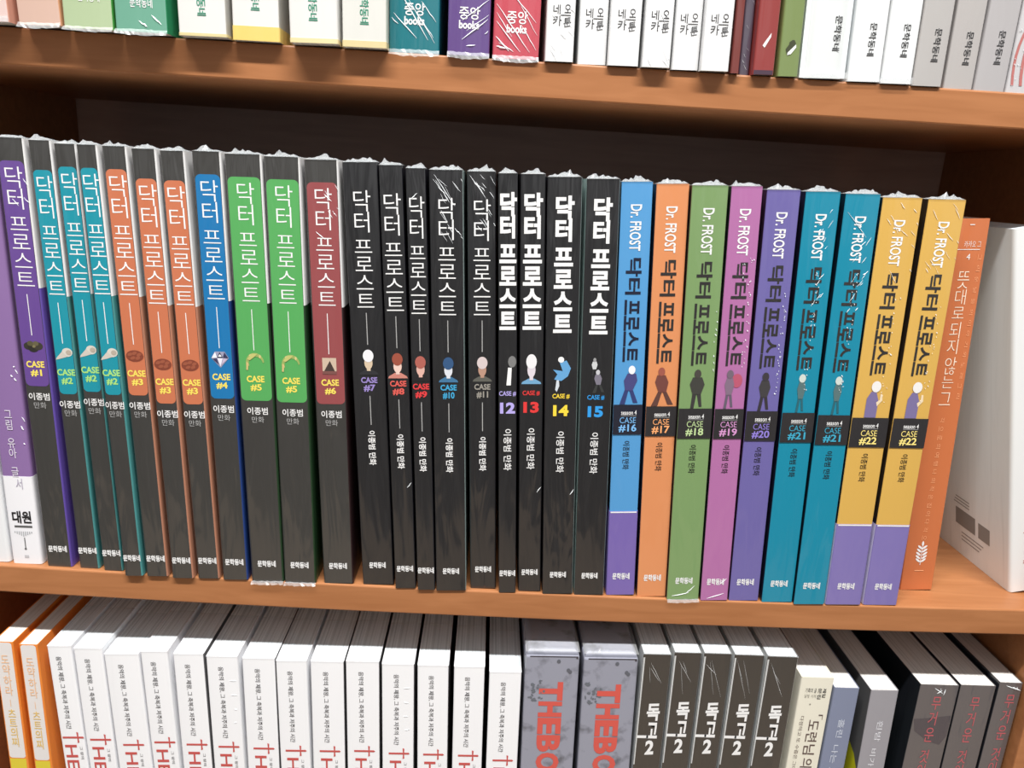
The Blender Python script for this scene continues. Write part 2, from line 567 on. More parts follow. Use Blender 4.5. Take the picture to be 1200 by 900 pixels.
PANEL = {1: (100, 70, 142), 2: (26, 142, 160), 3: (196, 114, 80), 4: (24, 114, 172), 5: (84, 164, 90), 6: (146, 74, 76)}
SIDE_LOW = {1: (96, 76, 160), 2: (72, 138, 138), 3: (176, 122, 98), 4: (34, 60, 120), 5: (34, 60, 36), 6: (40, 24, 26)}
def comic_case(n, x, t, y, h, lean, label, group, off=0.0, seed=0, n_streak=0):
    rng = random.Random(seed)
    R = root('comic_book', label, 'book', x, y, sag(x * MM) * 1e3, lean, t, group)
    low = print_mat(SIDE_LOW[n], 0.35, 0.2)
    cover(R, t, h, 148, BLACK_HAZY, WHITE_SIDE, BLACK_SIDE, (68 + off, low), r=1.2, wrap_seg=2)
    pages(R, t, h, 148, PAGES)
    S = Sheet(); pm = print_mat(PANEL[n], 0.4, 0.5)
    pw = t / 2 - 0.9
    S.rrect(-pw, pw, h - 116.4 - off, h - 10.0 - off, min(2.4, pw * .5), pm, 1)
    P = S.done('title_panel', R, 'coloured round-cornered panel on the black spine')
    S = Sheet()
    w = 4.6 if t > 10.5 else 4.1
    S.cells('닥터프로스트', -w + .2, w + .2, down(h, SPANS_AB, off), INK_W, -0.006)
    S.done('title_lettering', P)
    S = Sheet()
    S.rect(-.18, .18, h - 91 - off, h - 71 - off, INK_W, 2)
    emblem_case(S, n, h, off)
    S.done('emblem', P)
    S = Sheet(); cm = FLUOR if n == 2 else YEL
    w = min(4.3, t / 2 - .5)
    S.text('CASE', -w, w, h - 107.0 - off, h - 103.7 - off, cm, bold=.03)
    S.text('#%d' % n, -2.7, 2.7, h - 111.5 - off, h - 107.9 - off, cm, bold=.03)
    S.done('case_number', P)
    S = Sheet()
    w = min(5.0, t / 2 - .2)
    S.text('이종범', -w, w, h - 123.6 - off, h - 119.8 - off, INK_W, bold=.012)
    S.text('만화', -3.0, 3.0, h - 127.8 - off, h - 124.6 - off, INK_G)
    S.done('author_name', R)
    S = Sheet(); w = min(4.7, t / 2 - .3)
    S.text('문학동네', -w, w, 8.4, 12.0, INK_W, bold=.035)
    S.done('publisher_name', R)
    wrap(R, t, h, rng, top=2.0, bottom=0.2 if seed in (8, 9) else 0, creases=streaks(rng, t, h, n_streak, 1, 34, lean=1) if n_streak else ())
    return R

G_CASE = 'black comics with coloured title panels'
A_ROWS = [
    (1, -216.7, 13.0, 2.5, 214.4, -.0135, 0, 'black comic with a purple title panel, marked CASE 1, beside the purple and white book'),
    (2, -201.4, 10.3, 2.5, 214.4, -.0223, 3, 'black comic with a teal title panel marked CASE 2, touching the purple-panelled one'),
    (2, -188.6, 10.1, 1.4, 213.8, -.0268, 0, 'black comic with a teal title panel marked CASE 2, between two others with teal panels'),
    (2, -176.4, 9.3, -2.5, 214.2, -.0293, 0, 'black comic with a teal title panel marked CASE 2, touching the first orange-panelled comic'),
    (3, -164.7, 11.1, -1.6, 214.5, -.0297, 0, 'black comic with the highest-set orange title panel, marked CASE 3, beside a teal panel'),
    (3, -151.4, 11.1, -2.1, 214.4, -.0300, 3, 'black comic with an orange title panel marked CASE 3, between two other orange-panelled ones'),
    (3, -138.5, 11.3, -0.9, 214.5, -.0335, 3, 'black comic with an orange title panel marked CASE 3, beside the blue-panelled comic'),
    (4, -124.7, 13.1, -0.7, 215.3, -.0267, 0, 'black comic with a blue title panel and a diamond, marked CASE 4'),
    (5, -108.0, 16.7, -0.7, 215.3, -.0283, 0, 'black comic with a green title panel marked CASE 5, touching the blue-panelled comic'),
    (5, -91.1, 16.5, -0.3, 215.4, -.0263, 0, 'black comic with a green title panel marked CASE 5, touching the maroon-panelled comic'),
    (6, -71.2, 15.7, 0.8, 215.4, -.0371, 0, 'black comic with a maroon title panel and a small triangle, marked CASE 6'),
]
for i, (n, x, t, y, h, lean, off, label) in enumerate(A_ROWS):
    comic_case(n, x, t, y, h, lean, label, G_CASE, off, seed=i, n_streak=7 if n == 6 else (3 if n == 1 else 0))

# ------------------------------------------------------------------ black comics with plain spines
def bust(S, t, h, hair, skin, coat, d0=88.0, d1=100.6, w=4.6):
    zc = h - d0
    H = d1 - d0
    hm, sm, cm = print_mat(hair), print_mat(skin), print_mat(coat)
    S.poly([(-w, h - d1), (w, h - d1), (w * .9, h - d1 + 1.1), (1.4, h - d1 + 2.8), (-1.4, h - d1 + 2.8), (-w * .9, h - d1 + 1.1)], cm, 2)
    S.rect(-.9, .9, h - d1 + 2.0, h - d1 + 4.5, sm, 3)
    S.ellipse(0, zc - H * .52, 2.0, H * .26, sm, 3)
    S.ellipse(0, zc - H * .24, 2.6, H * .25, hm, 4)

def figure(S, h, d0, d1, head, top, legs, x=0.0, w=3.2, stance=1.0, lean=0.0):
    """plain cut-out of someone standing, no features"""
    z1, z0 = h - d0, h - d1
    H = z1 - z0
    hm, tm, lm = print_mat(head), print_mat(top), print_mat(legs)
    S.ellipse(x + lean, z1 - H * .11, H * .085, H * .11, hm, 4)
    S.poly([(x - w * .45, z0 + H * .36), (x + w * .45, z0 + H * .36), (x + w * .8 + lean * .6, z0 + H * .62), (x + w * .5 + lean, z1 - H * .2), (x - w * .5 + lean, z1 - H * .2), (x - w * .8 + lean * .6, z0 + H * .62)], tm, 3)
    S.poly([(x - w * .45, z0 + H * .4), (x, z0 + H * .4), (x - w * .3 * stance, z0), (x - w * .75 * stance, z0)], lm, 2)
    S.poly([(x, z0 + H * .4), (x + w * .45, z0 + H * .4), (x + w * .8 * stance, z0 + H * .04), (x + w * .4 * stance, z0 + H * .04)], lm, 2)

B_INK = {7: (150, 132, 196), 8: (216, 92, 84), 9: (220, 62, 66), 10: (62, 160, 206), 11: (150, 146, 138), 12: (176, 164, 226), 13: (216, 58, 58), 14: (240, 208, 66), 15: (50, 150, 222)}
B_BUST = {7: ((228, 228, 232), (206, 186, 160), (48, 48, 52)), 8: ((150, 78, 62), (226, 196, 184), (196, 128, 116)), 9: ((168, 94, 84), (214, 170, 158), (36, 34, 36)),
          10: ((52, 84, 124), (210, 214, 222), (64, 112, 150)), 11: ((206, 192, 192), (178, 140, 122), (92, 92, 86)), 13: ((226, 226, 228), (214, 206, 214), (110, 160, 196))}
def comic_plain(n, x, t, y, h, lean, label, group, seed=0, creases=()):
    rng = random.Random(seed)
    R = root('comic_book', label, 'book', x, y, sag(x * MM) * 1e3, lean, t, group)
    light = print_mat((150, 170, 168), 0.3, 0.3)  # highlight along the film edge, put into the cover side's colour
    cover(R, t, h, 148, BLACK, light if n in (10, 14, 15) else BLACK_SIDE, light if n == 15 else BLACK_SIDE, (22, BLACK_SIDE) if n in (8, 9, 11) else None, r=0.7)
    pages(R, t, h, 148, PAGES)
    ink = print_mat(B_INK[n], 0.45)
    w = 4.6 if t > 9.5 else 4.1
    if n <= 11:
        S = Sheet()
        S.cells('닥터프로스트', -w, w, down(h, SPANS_AB), INK_W, -0.004)
        S.done('title_lettering', R)
        S = Sheet()
        S.rect(-.2, .2, h - 85.5, h - 69.8, INK_G, 2)
        S.rect(-.2, .2, h - 126.5, h - 111.4, INK_G, 2)
        bust(S, t, h, *B_BUST[n], w=min(4.8, t / 2 - .3))
        S.done('emblem', R)
        S = Sheet(); q = min(4.0, t / 2 - .4)
        S.text('CASE', -q, q, h - 104.8, h - 101.8, ink, bold=.03)
        S.text('#%d' % n, -.72 * q, .72 * q, h - 109.2, h - 105.6, ink, bold=.03)
        S.done('case_number', R)
        S = Sheet()
        S.text('이종범 만화', -1.8, 1.8, h - 148.0, h - 129.6, INK_W, rot=True, bold=.02)
        S.done('author_name', R)
    else:
        S = Sheet()
        S.cells('닥터', -w, w, down(h, [(8.6, 18.9), (18.9, 29.2)]), INK_W, 0.042)
        S.cells('프로스트', -w, w, down(h, [(31.5, 42.0), (42.0, 52.6), (52.6, 63.6), (63.6, 74.2)]), INK_W, 0.042)
        S.done('title_lettering', R)
        S = Sheet()
        if n == 13:
            bust(S, t, h, *B_BUST[13], d0=85.5, d1=100.6, w=min(5, t / 2 - .4))
        elif n == 12:
            S.ellipse(2.2, h - 89, 2.0, 2.9, print_mat((120, 120, 120)), 2)
            S.poly([(-.6, h - 101), (1.6, h - 101), (2.0, h - 92), (.2, h - 92)], INK_W, 2)
        elif n == 14:
            S.ellipse(-.3, h - 86.6, 1.5, 1.5, INK_W, 3)
            S.poly([(-1.0, h - 88), (2.4, h - 87), (4.6, h - 91), (3.2, h - 95), (0, h - 97.4), (-3.6, h - 96.6), (-2.0, h - 94), (-4.2, h - 91.6), (.6, h - 92.4)], print_mat((98, 158, 206)), 2)
            S.poly([(-2.4, h - 97), (-1.2, h - 97), (-1.0, h - 100), (-2.2, h - 103), (-3.0, h - 102)], print_mat((200, 208, 216)), 2)
        else:
            figure(S, h, 85, 94, (150, 150, 152), (196, 198, 200), (46, 46, 48), -1.2, 1.8)
            figure(S, h, 91, 103, (190, 190, 196), (120, 116, 130), (56, 58, 58), 1.0, 2.4, 1.6, -.4)
        S.done('emblem', R)
        S = Sheet(); q = min(4.3, t / 2 - .3)
        S.text('CASE #', -q, q, h - 106.6, h - 104.0, ink, bold=.02)
        S.text('%d' % n, -.9 * q, .9 * q, h - 115.6, h - 109.8, ink, bold=.045)
        S.done('case_number', R)
        S = Sheet()
        S.text('이종범 만화', -2.0, 2.0, h - 145.9, h - 123.7, INK_W, rot=True, bold=.01)
        S.done('author_name', R)
    S = Sheet(); q = min(4.3, t / 2 - .3)
    S.text('문학동네', -q, q, 9.6, 13.1, INK_W, bold=.035)
    S.done('publisher_name', R)
    wrap(R, t, h, rng, top=2.3, creases=creases)
    return R

G_PLAIN = 'all-black comics with white title lettering'
rs = random.Random(31)
B_ROWS = [
    (7, -50.4, 16.2, 1.5, 215.6, -.0522, 'all-black comic marked CASE 7 under a white-haired portrait'),
    (8, -35.7, 10.7, -.6, 215.4, -.0541, 'all-black comic with a pale red CASE 8 under a red-haired portrait'),
    (9, -24.7, 9.1, -1.3, 214.8, -.0520, 'narrow all-black comic with a bright red CASE 9'),
    (10, -11.6, 15.7, -1.0, 214.8, -.0483, 'all-black comic with a blue CASE 10 and crinkled film at its top'),
    (11, 5.3, 13.5, 2.7, 215.2, -.0510, 'all-black comic with a grey CASE 11 and crinkled film at its top'),
    (12, 18.2, 9.0, -.2, 215.3, -.0541, 'narrow black comic with bold white title and lilac number 12'),
    (13, 30.1, 11.9, 1.9, 215.6, -.0548, 'black comic with bold white title and red number 13'),
    (14, 45.1, 16.1, .3, 215.1, -.0564, 'black comic with bold white title and yellow number 14'),
    (15, 62.0, 15.7, .7, 215.3, -.0512, 'black comic with bold white title and blue number 15'),
]
for i, (n, x, t, y, h, lean, label) in enumerate(B_ROWS):
    cr_ = ()
    if n == 10:
        cr_ = streaks(rs, t, h, 16, 1, 30, lean=1, ln=(3, 8), x_lo=-5) + [(-5.5, h - 2, 4, h - 16, .26), (-6, h - 4, 1, h - 13, .2)]
    elif n == 11:
        cr_ = streaks(rs, t, h, 16, 1, 30, lean=1, ln=(2.5, 7), x_lo=-4) + [(-5.5, h - 1.5, 2, h - 12, .26)]
    elif n == 9:
        cr_ = [(-3, h - 14, .5, h - 11, .35)]
    elif n in (8, 13, 14):
        cr_ = [(t / 2 - 2.6, 57, t / 2 - .6, 60, .35)]
    comic_plain(n, x, t, y, h, lean, label, G_PLAIN, 20 + i, cr_)

# ------------------------------------------------------------------ coloured comics
D_COL = {16: (82, 150, 204), 17: (214, 140, 92), 18: (120, 150, 98), 19: (172, 108, 160), 20: (106, 98, 160), 21: (18, 132, 160), 22: (210, 168, 84)}
D_INK = {16: (120, 180, 232), 17: (240, 166, 110), 18: (182, 206, 150), 19: (206, 146, 198), 20: (140, 124, 208), 21: (60, 160, 190), 22: (240, 220, 130)}
OBI = (124, 112, 172)
def comic_colour(n, x, t, y, h, lean, label, group, seed=0, creases=(), band=0.0):
    rng = random.Random(seed)
    R = root('comic_book', label, 'book', x, y, sag(x * MM) * 1e3, lean, t, group)
    m = print_mat(D_COL[n], 0.4, 0.45)
    cover(R, t, h, 148, m, m, NAVY_SIDE, r=0.6)
    pages(R, t, h, 148, PAGES)
    dark = print_mat((46, 44, 44) if n not in (16,) else (24, 30, 52), 0.45, 0.4)
    S = Sheet()
    S.text('Dr. FROST', -2.7, 2.7, h - 31.8, h - 10.2, INK_W, rot=True, bold=.016)
    S.text('닥터', -3.8, 3.8, h - 52.6, h - 35.1, dark, rot=True, bold=.026)
    S.text('프로스트', -3.8, 3.8, h - 86.0, h - 55.2, dark, rot=True, bold=.026)
    S.done('title_lettering', R)
    S = Sheet()
    tint = {16: ((232, 232, 236), (70, 70, 120), (52, 62, 110)), 17: ((150, 84, 72), (110, 66, 60), (92, 62, 56)), 18: ((70, 66, 62), (62, 62, 58), (58, 56, 56)), 19: ((110, 96, 110), (124, 104, 124), (98, 88, 104)),
            20: ((58, 54, 60), (62, 60, 62), (54, 50, 56)), 21: ((196, 206, 200), (84, 110, 112), (44, 96, 108)), 22: ((226, 224, 222), (118, 108, 150), (92, 84, 120))}[n]
    if n == 22:
        S.ellipse(.6, h - 91.8, 2.4, 2.9, print_mat(tint[0]), 4)
        S.poly([(-3.6, h - 108), (2.4, h - 108), (2.6, h - 99), (1.0, h - 94.5), (-1.6, h - 94.5), (-3.4, h - 98)], print_mat(tint[1]), 3)
        S.poly([(2.2, h - 102), (4.6, h - 99), (4.2, h - 95.6), (3.2, h - 95.6), (3.2, h - 98.6), (1.6, h - 100)], print_mat((226, 206, 172)), 3)
    else:
        wid = {16: 4.2, 17: 4.2, 18: 4.6, 19: 3.0, 20: 3.6, 21: 2.6}[n]
        figure(S, h, 88, 108, *tint, x={19: -1.0}.get(n, 0.0), w=wid, stance={16: 1.4, 17: 1.7, 18: .8}.get(n, 1.0), lean={16: 1.2, 17: -.8}.get(n, 0))
        if n == 19:
            S.ellipse(2.6, h - 93.5, 2.7, 3.6, print_mat((176, 84, 108)), 2)
    S.done('emblem', R)
    S = Sheet()
    hw = t / 2 - .05
    S.rect(-hw, hw, h - 123.9, h - 108.1, print_mat((44, 42, 44) if n != 16 else (32, 34, 48), 0.42, 0.5), 5)
    ink = print_mat(D_INK[n], 0.45)
    S.text('season 4', -3.4, 4.4, h - 113.4, h - 111.0, INK_W, bold=.01, layer=7)
    S.rect(-3.4, 4.4, h - 114.0, h - 113.8, INK_G, 7)
    S.text('CASE', -4.0, 4.2, h - 117.8, h - 114.7, ink, bold=-.004, layer=7)
    S.text('#%d' % n, -4.4, 4.6, h - 122.6, h - 118.3, ink, bold=.022, layer=7)
    S.done('case_number', R, 'black band with the number on the coloured spine')
    S = Sheet()
    S.text('이종범 만화', -1.7, 1.7, h - 142.8, h - 127.4, INK_B, rot=True, bold=.004)
    S.done('author_name', R)
    if band:
        bm_ = print_mat(OBI if n == 22 else (116, 98, 168), 0.4, 0.4)
        B = cover(R, t + .35, band, 120, bm_, bm_, print_mat((214, 210, 232), 0.4) if n == 22 else bm_, r=0.8, name='paper_band')
        B.location = (0, -.0003, .0003)
        B['label'] = 'purple paper band round the foot of the book'
        S = Sheet()
        S.rect(-t / 2 + .6, t / 2 - .6, band - .8, band - .1, INK_W, 1)
        S.done('edge_line', B)
        S = Sheet()
        S.text('문학동네', -4.6, 4.6, 9.2, 13.0, INK_W, bold=.03)
        S.done('publisher_name', B)
    else:
        S = Sheet()
        S.text('문학동네', -4.6, 4.6, 9.2, 13.0, INK_W, bold=.03)
        S.done('publisher_name', R)
    wrap(R, t, h, rng, top=2.4, bottom=0.15 if n == 18 else 0, creases=creases)
    return R

def specks(rng, t, h, x, d0, d1, n, spread=.8, size=.5):
    """kinks of the film, their sparkle put in as white slivers"""
    out = []
    for i in range(n):
        xx = x + (rng.random() - .5) * 2 * spread
        z = h - d0 - rng.random() * (d1 - d0)
        L = size * (0.5 + rng.random() * 1.6)
        xx = max(-t / 2 + .5, min(t / 2 - .9, xx))
        out.append((xx, z, xx + L * .5, z - L, .28 + rng.random() * .25))
    return out

G_COL = 'comics with coloured spines and a black number band'
C_ROWS = [
    (16, 79.1, 14.8, 1.8, 215.0, -.0565, 48.5, 'blue comic with a purple band round its foot, numbered 16'),
    (17, 96.0, 15.5, 1.6, 215.0, -.0571, 0, 'light orange comic with a black band numbered 17'),
    (18, 112.6, 17.1, -.3, 215.2, -.0550, 0, 'sage green comic with a black band numbered 18'),
    (19, 129.7, 14.7, 0, 215.8, -.0535, 0, 'pink comic with a black band numbered 19'),
    (20, 146.1, 16.0, .9, 215.1, -.0471, 0, 'violet comic with a black band numbered 20'),
    (21, 164.3, 16.6, .5, 215.2, -.0452, 0, 'teal comic numbered 21, touching the violet one'),
    (21, 181.5, 16.6, -.6, 215.1, -.0392, 0, 'teal comic numbered 21, touching a yellow one'),
    (22, 200.3, 18.9, -.1, 214.3, -.0373, 47.2, 'yellow comic numbered 22 with a purple foot band, touching the teal one'),
    (22, 221.1, 18.1, .8, 214.5, -.0321, 47.2, 'yellow comic numbered 22 with a purple foot band, in front of the plain orange book'),
]
for i, (n, x, t, y, h, lean, band, label) in enumerate(C_ROWS):
    cr_ = []
    if n == 19:
        cr_ = specks(rs, t, h, 5, 30, 92, 26, 1.2) + specks(rs, t, h, 1, 34, 44, 6, 2) + [(-4, 1.2, 5, 4.2, .3), (2, 9, 6, 13, .25)]
    elif n == 20:
        cr_ = specks(rs, t, h, 5.6, 40, 100, 30, .8)
    elif n == 21:
        cr_ = specks(rs, t, h, 1.5, 34, 96, 34, 1.2) + streaks(rs, t, h, 12, 8, 55, lean=-1, ln=(2, 5), x_lo=0)
        if i == 6:
            cr_ += [(-6.5, h - 8, 4, h - 20, .25)]
    elif n == 22:
        cr_ = streaks(rs, t, h, 12, 1, 34, lean=1, ln=(3, 8)) + specks(rs, t, h, 4.4, 46, 104, 22, 1.4)
    elif n == 18:
        cr_ = specks(rs, t, h, 7.2, 52, 90, 10, .5, .8) + [(-6, 2, 3, 4, .35), (1, 3, 6, 8, .3)]
    comic_colour(n, x, t, y, h, lean, label, G_COL, 40 + i, cr_, band)

# the purple and white book, and the white one at the left end --------------------------------
R = root('paperback', 'plain white book at the far left end of the middle shelf', 'book', -251.3, 3.5, sag(-.2513) * 1e3, -.009, 17.2)
wht = print_mat((226, 228, 230), 0.4, 0.3)
cover(R, 17.2, 213, 148, wht, r=1.6); pages(R, 17.2, 213, 148, PAGES)
wrap(R, 17.2, 213, random.Random(90), top=2.0)
R = root('comic_book', 'lilac and white book beside the white one at the left end', 'book', -233.7, 3.5, sag(-.2337) * 1e3, -.0079, 15.1)
lil = print_mat((136, 106, 158), 0.4, 0.4)
cover(R, 15.1, 213.3, 148, lil, r=1.4); pages(R, 15.1, 213.3, 148, PAGES)
B = cover(R, 15.2, 49, 140, print_mat((234, 234, 238), 0.4, 0.3), r=1.4, name='spine_foot')
B.location = (0, -.0001, 0)
B['label'] = 'white foot of the lilac book'
S = Sheet(y=-.0001)
S.cells('그림유아글', -2.4, 1.6, [(213.3 - a, 213.3 - b) for a, b in ((128.5, 134), (134, 139.5), (143.5, 149), (149, 154.5), (159, 164.6))], print_mat((214, 206, 222)), .005)
S.cells('서', -1.0, 3.0, [(48, 42)], print_mat((176, 170, 186)), .005)
S.done('author_name', R)
S = Sheet(y=-.0001)
S.text('대원', -4.8, 4.8, 23.0, 30.0, INK_B, bold=.03)
S.text('PUBLISHING', -4.2, 4.8, 20.4, 22.0, INK_GREY, bold=.01) if False else S.rect(-4.2, 4.8, 20.6, 21.8, INK_GREY, 1)
S.done('publisher_name', R)
S = Sheet(y=-.0001)
for k in range(9):
    a = math.radians(-60 + k * 15)
    S.rect(-4.6 + k * 1.05, -4.0 + k * 1.05, 15.5 + abs(k - 4) * .5, 18.5, print_mat((176, 178, 182)), 1)
S.rect(-.1, .4, 9, 15, INK_GREY, 1); S.ellipse(.1, 8.6, .6, .6, INK_GREY, 1)
S.rect(-.9, 1.3, 3.4, 5.0, print_mat((190, 190, 194)), 1)
S.done('emblem', R)
wrap(R, 15.1, 213.3, random.Random(91), top=2.0, creases=specks(random.Random(5), 15.1, 213.3, 5, 100, 150, 7, 1.5, 1.2))

# the plain orange book ----------------------------------------------------------------------
hO = 206.0
R = root('paperback', 'plain orange book set back behind the last yellow comic', 'book', 250.6, 18.3, sag(.2506) * 1e3, -.0573, 18.2)
org = print_mat((196, 112, 68), 0.42, 0.35)
cover(R, 18.2, hO, 140, org, print_mat((222, 212, 202), 0.45), r=0.6, wrap_seg=4); pages(R, 18.2, hO, 140, PAGES_CREAM)  # unseen right cover made pale to cut orange bounce on the white book
S = Sheet()
S.text('카카오 그', -2.4, 6.2, hO - 14.2, hO - 11.0, INK_W, bold=-.01)
S.rect(-6.5, 6.0, hO - 15.4, hO - 15.1, INK_W, 2)
S.text('4', -.2, 1.6, hO - 20.4, hO - 17.4, INK_W)
S.rect(-.8, 1.6, hO - 3.2, hO - 2.8, INK_W, 2)
S.done('series_mark', R)
S = Sheet()
S.cells('뜻대로되지않는그', -3.6, 3.4, down(hO, [(25.5, 35.2), (35.2, 43.4), (43.6, 51.4), (52.0, 61.0), (61.0, 69.4), (70.5, 80.5), (80.5, 87.8), (88.6, 98.5)]), print_mat((244, 226, 206)), -.012)
S.done('title_lettering', R)
S = Sheet(); pale = print_mat((240, 176, 130))
for k in range(15):
    S.text('각으로의여행나의작은집이다'[k % 13], -1.0, 1.4, hO - 106.6 - k * 4.9, hO - 103.8 - k * 4.9, pale, rot=True, bold=-.01)
for k in range(14):
    S.text('그리운날들의이야기와노래'[k % 12], 5.6, 7.4, hO - 20.5 - k * 5.6, hO - 17.6 - k * 5.6, pale, rot=True, bold=-.014)
S.done('author_name', R)
S = Sheet()
for k in range(5):
    for sx in (-1, 1):
        cx, cz = sx * (1.5 + .3 * math.sin(k)), 18.4 + k * 2.0
        S.ellipse(cx, cz, 1.7, .6, INK_W, 2, tilt=sx * .7)
S.ellipse(0, 28.6, .6, 1.5, INK_W, 2)
S.rect(-.15, .15, 15.5, 27, INK_W, 2)
S.rect(-2.6, 2.6, 11.8, 12.3, pale, 2)
S.done('publisher_mark', R)

# the white book leaning at the right end -----------------------------------------------------
tW, hW, dW = 11.2, 206.0, 150.0
R = root('paperback', 'white book leaning left at the right end of the middle shelf', 'book', 304.8 + tW / 2, 18.3, sag(.31) * 1e3, -.2195, tW)
R.rotation_euler[2] = 0.0
cover(R, tW, hW, dW, print_mat((226, 228, 228), 0.4, 0.3), r=2.0); pages(R, tW, hW, dW, PAGES)
S = Sheet()
red = print_mat((176, 58, 50))
S.text('OXFORD', 2.2, 3.6, 24, 44, red, rot=True) if False else S.cells('ㄷㅏㅇㅂㅐ', 1.8, 4.6, [(45, 40), (39, 34), (33, 28), (27, 22), (21, 16)], red, rot=True)
S.cells('그림글', 3.4, 5.0, [(38, 32), (31, 25), (24, 18)], print_mat((70, 100, 140)), rot=True)
S.done('author_name', R)
S = Sheet()
S.ellipse(4.2, 140, 3.2, 5.2, print_mat((238, 188, 70)), 2)
S.cells('ㄷㄱ', 2.6, 5.0, [(172, 166), (158, 150)], print_mat((150, 84, 50)), rot=True)
S.done('title_lettering', R)
# print on the back cover, which faces left
V, F = [], []
def back_block(y0, y1, z0, z1):
    b = len(V)
    V.extend([((-tW / 2 - .08) * MM, y * MM, z * MM) for y, z in ((y0, z0), (y1, z0), (y1, z1), (y0, z1))])
    F.append((b, b + 1, b + 2, b + 3))
back_block(32, 52, 20, 31)
back_block(18, 29, 20, 30)
for k in range(3):
    back_block(24 + 2 * k, 46, 15.5 - k * 2.4, 16.2 - k * 2.4)
    back_block(38, 54 - k, 34 + k * 2.0, 34.7 + k * 2.0)
o = link_mesh('barcode_print', V, F, [print_mat((140, 138, 136))], None, R)

# ------------------------------------------------------------------ top shelf
ZT = Z_TOP1 * 1e3
HT = 205.0
def top_book(name, label, x, t, y, lean, rgb, group=None, side=None, foot=None, prints=(), wrp=False, bottom=0.0, creases=(), lip=0.0, h=HT, seed=0, coat=0.3, r=0.9):
    R = root(name, label, 'book', x, y, ZT, lean, t, group)
    m = print_mat(tuple(int(c * .93) for c in rgb), 0.4, coat)
    cover(R, t, h, 145, m, side or m, None, r=r)
    pages(R, t, h, 145, PAGES)
    if foot:
        B = cover(R, t + .3, foot[0], 140, print_mat(foot[1], 0.4, 0.3), print_mat(foot[1], 0.4, 0.3), r=0.9, name='paper_band')
        B.location = (0, -.0002, .0001)
        B['label'] = 'pale yellow band at the foot'
    for nm, fn in prints:
        S = Sheet(); fn(S); S.done(nm, R)
    if lip:
        v, f = box_geo((-t / 2) * MM, (t / 2) * MM, -.9 * MM, -.25 * MM, 0.05 * MM, lip * MM)
        link_mesh('shrink_wrap', v, f, [FILM_THIN], None, R)
    if bottom or creases:
        wrap(R, t, h, random.Random(seed), top=0, bottom=bottom * .65, creases=creases)
    return R

green_ink = print_mat((52, 140, 112)); dark_ink = print_mat((56, 56, 58))
def pub_down(z1, z0, ink, w=1.9):
    return ('publisher_name', lambda S: S.text('문학동네', -w, w, z0, z1, ink, rot=True, bold=.012))
rt = random.Random(77)
top_book('hardback', 'palest pink book at the left end of the top shelf', -217.0, 19.5, -9.0, -.03, (226, 200, 194), side=print_mat((206, 150, 130)), lip=2.2)
top_book('hardback', 'pink book touching the pale green one on the top shelf', -195.3, 17.7, -7.6, -.0367, (216, 182, 166), side=print_mat((214, 156, 120)), bottom=1.0, seed=1)
top_book('hardback', 'pale green book on the top shelf', -174.7, 20.7, -8.2, -.0092, (181, 200, 160), side=print_mat((70, 150, 66)), bottom=.8, seed=2,
         prints=[('publisher_name', lambda S: S.text('문학동네', -3.5, 5.5, 10.6, 14.4, INK_W, bold=.01))])
top_book('hardback', 'deeper green book touching the pale green one on the top shelf', -152.4, 21.7, -8.4, -.0086, (112, 172, 148), side=print_mat((34, 128, 84)), bottom=1.0, seed=3,
         prints=[('publisher_name', lambda S: S.text('문학동네', -4.2, 5.2, 9.6, 13.4, INK_W, bold=.01))], creases=[(4.5, 7, 8.5, 3.5, .4), (-1, 4.5, 2, 2.5, .35), (1.2, 3.6, 2.4, 2.2, .5)])
G_GOLD = 'white books with green lettering on the top shelf'
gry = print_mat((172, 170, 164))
WHT = (236, 235, 232)
top_book('hardback', 'white book with green lettering beside the deeper green book', -127.2, 20.3, -7.1, -.0169, WHT, G_GOLD, gry, (1.2, (214, 200, 150)), [pub_down(22, 8.2, green_ink)])
top_book('hardback', 'white book with green lettering over the tallest yellow foot band', -105.4, 20.1, -4.3, -.0095, WHT, G_GOLD, gry, (5.8, (226, 198, 112)), [pub_down(26, 12.2, green_ink)])
top_book('hardback', 'white book with green lettering, right beside the one with the tall yellow foot', -79.9, 20.4, -7.7, -.0260, WHT, G_GOLD, print_mat((226, 226, 224)), (1.9, (224, 208, 160)), [pub_down(23, 8.9, green_ink)])
top_book('hardback', 'white book with green lettering touching the teal book on the top shelf', -58.6, 19.0, -5.7, -.0156, (228, 228, 222), G_GOLD, print_mat((200, 205, 192)), (2.6, (214, 198, 150)), [pub_down(22.5, 9.2, green_ink)])
def joong(dz):
    def fn(S):
        S.text('중앙', -4.4, 4.6, 15.0 + dz, 20.2 + dz, INK_W, bold=.012)
        S.text('books', -4.4, 4.4, 11.2 + dz, 14.6 + dz, INK_W, bold=.035)
    return [('publisher_name', fn)]
G_BR = 'wrapped bright-spined books on the top shelf'
top_book('hardback', 'teal book in streaky film, thickest of three with round white lettering', -37.8, 22.1, .5, -.0149, (16, 118, 128), G_BR, None, None, joong(.2), bottom=1.3, seed=4, coat=.5,
         creases=[(-9, 16, 1, 6, .35), (-8, 27, 6, 5.5, .4), (-3, 22, 9, 4.5, .3), (3, 21, 9.5, 13, .3), (-10, 14, -7, 11.5, .3), (2, 15, 8.5, 6.5, .3)])
top_book('hardback', 'purple book in streaky film on the top shelf', -13.8, 18.4, -2.4, -.0110, (100, 73, 137), G_BR, None, None, joong(-.4), bottom=1.3, seed=5, coat=.5,
         creases=[(8.4, 23, -3, 14, .4), (8.2, 15, -3, 6.5, .45), (8.6, 17, -1, 10, .25), (8.4, 10.5, 7, 9, .3), (-1, 4, 3, 4.4, .4)])
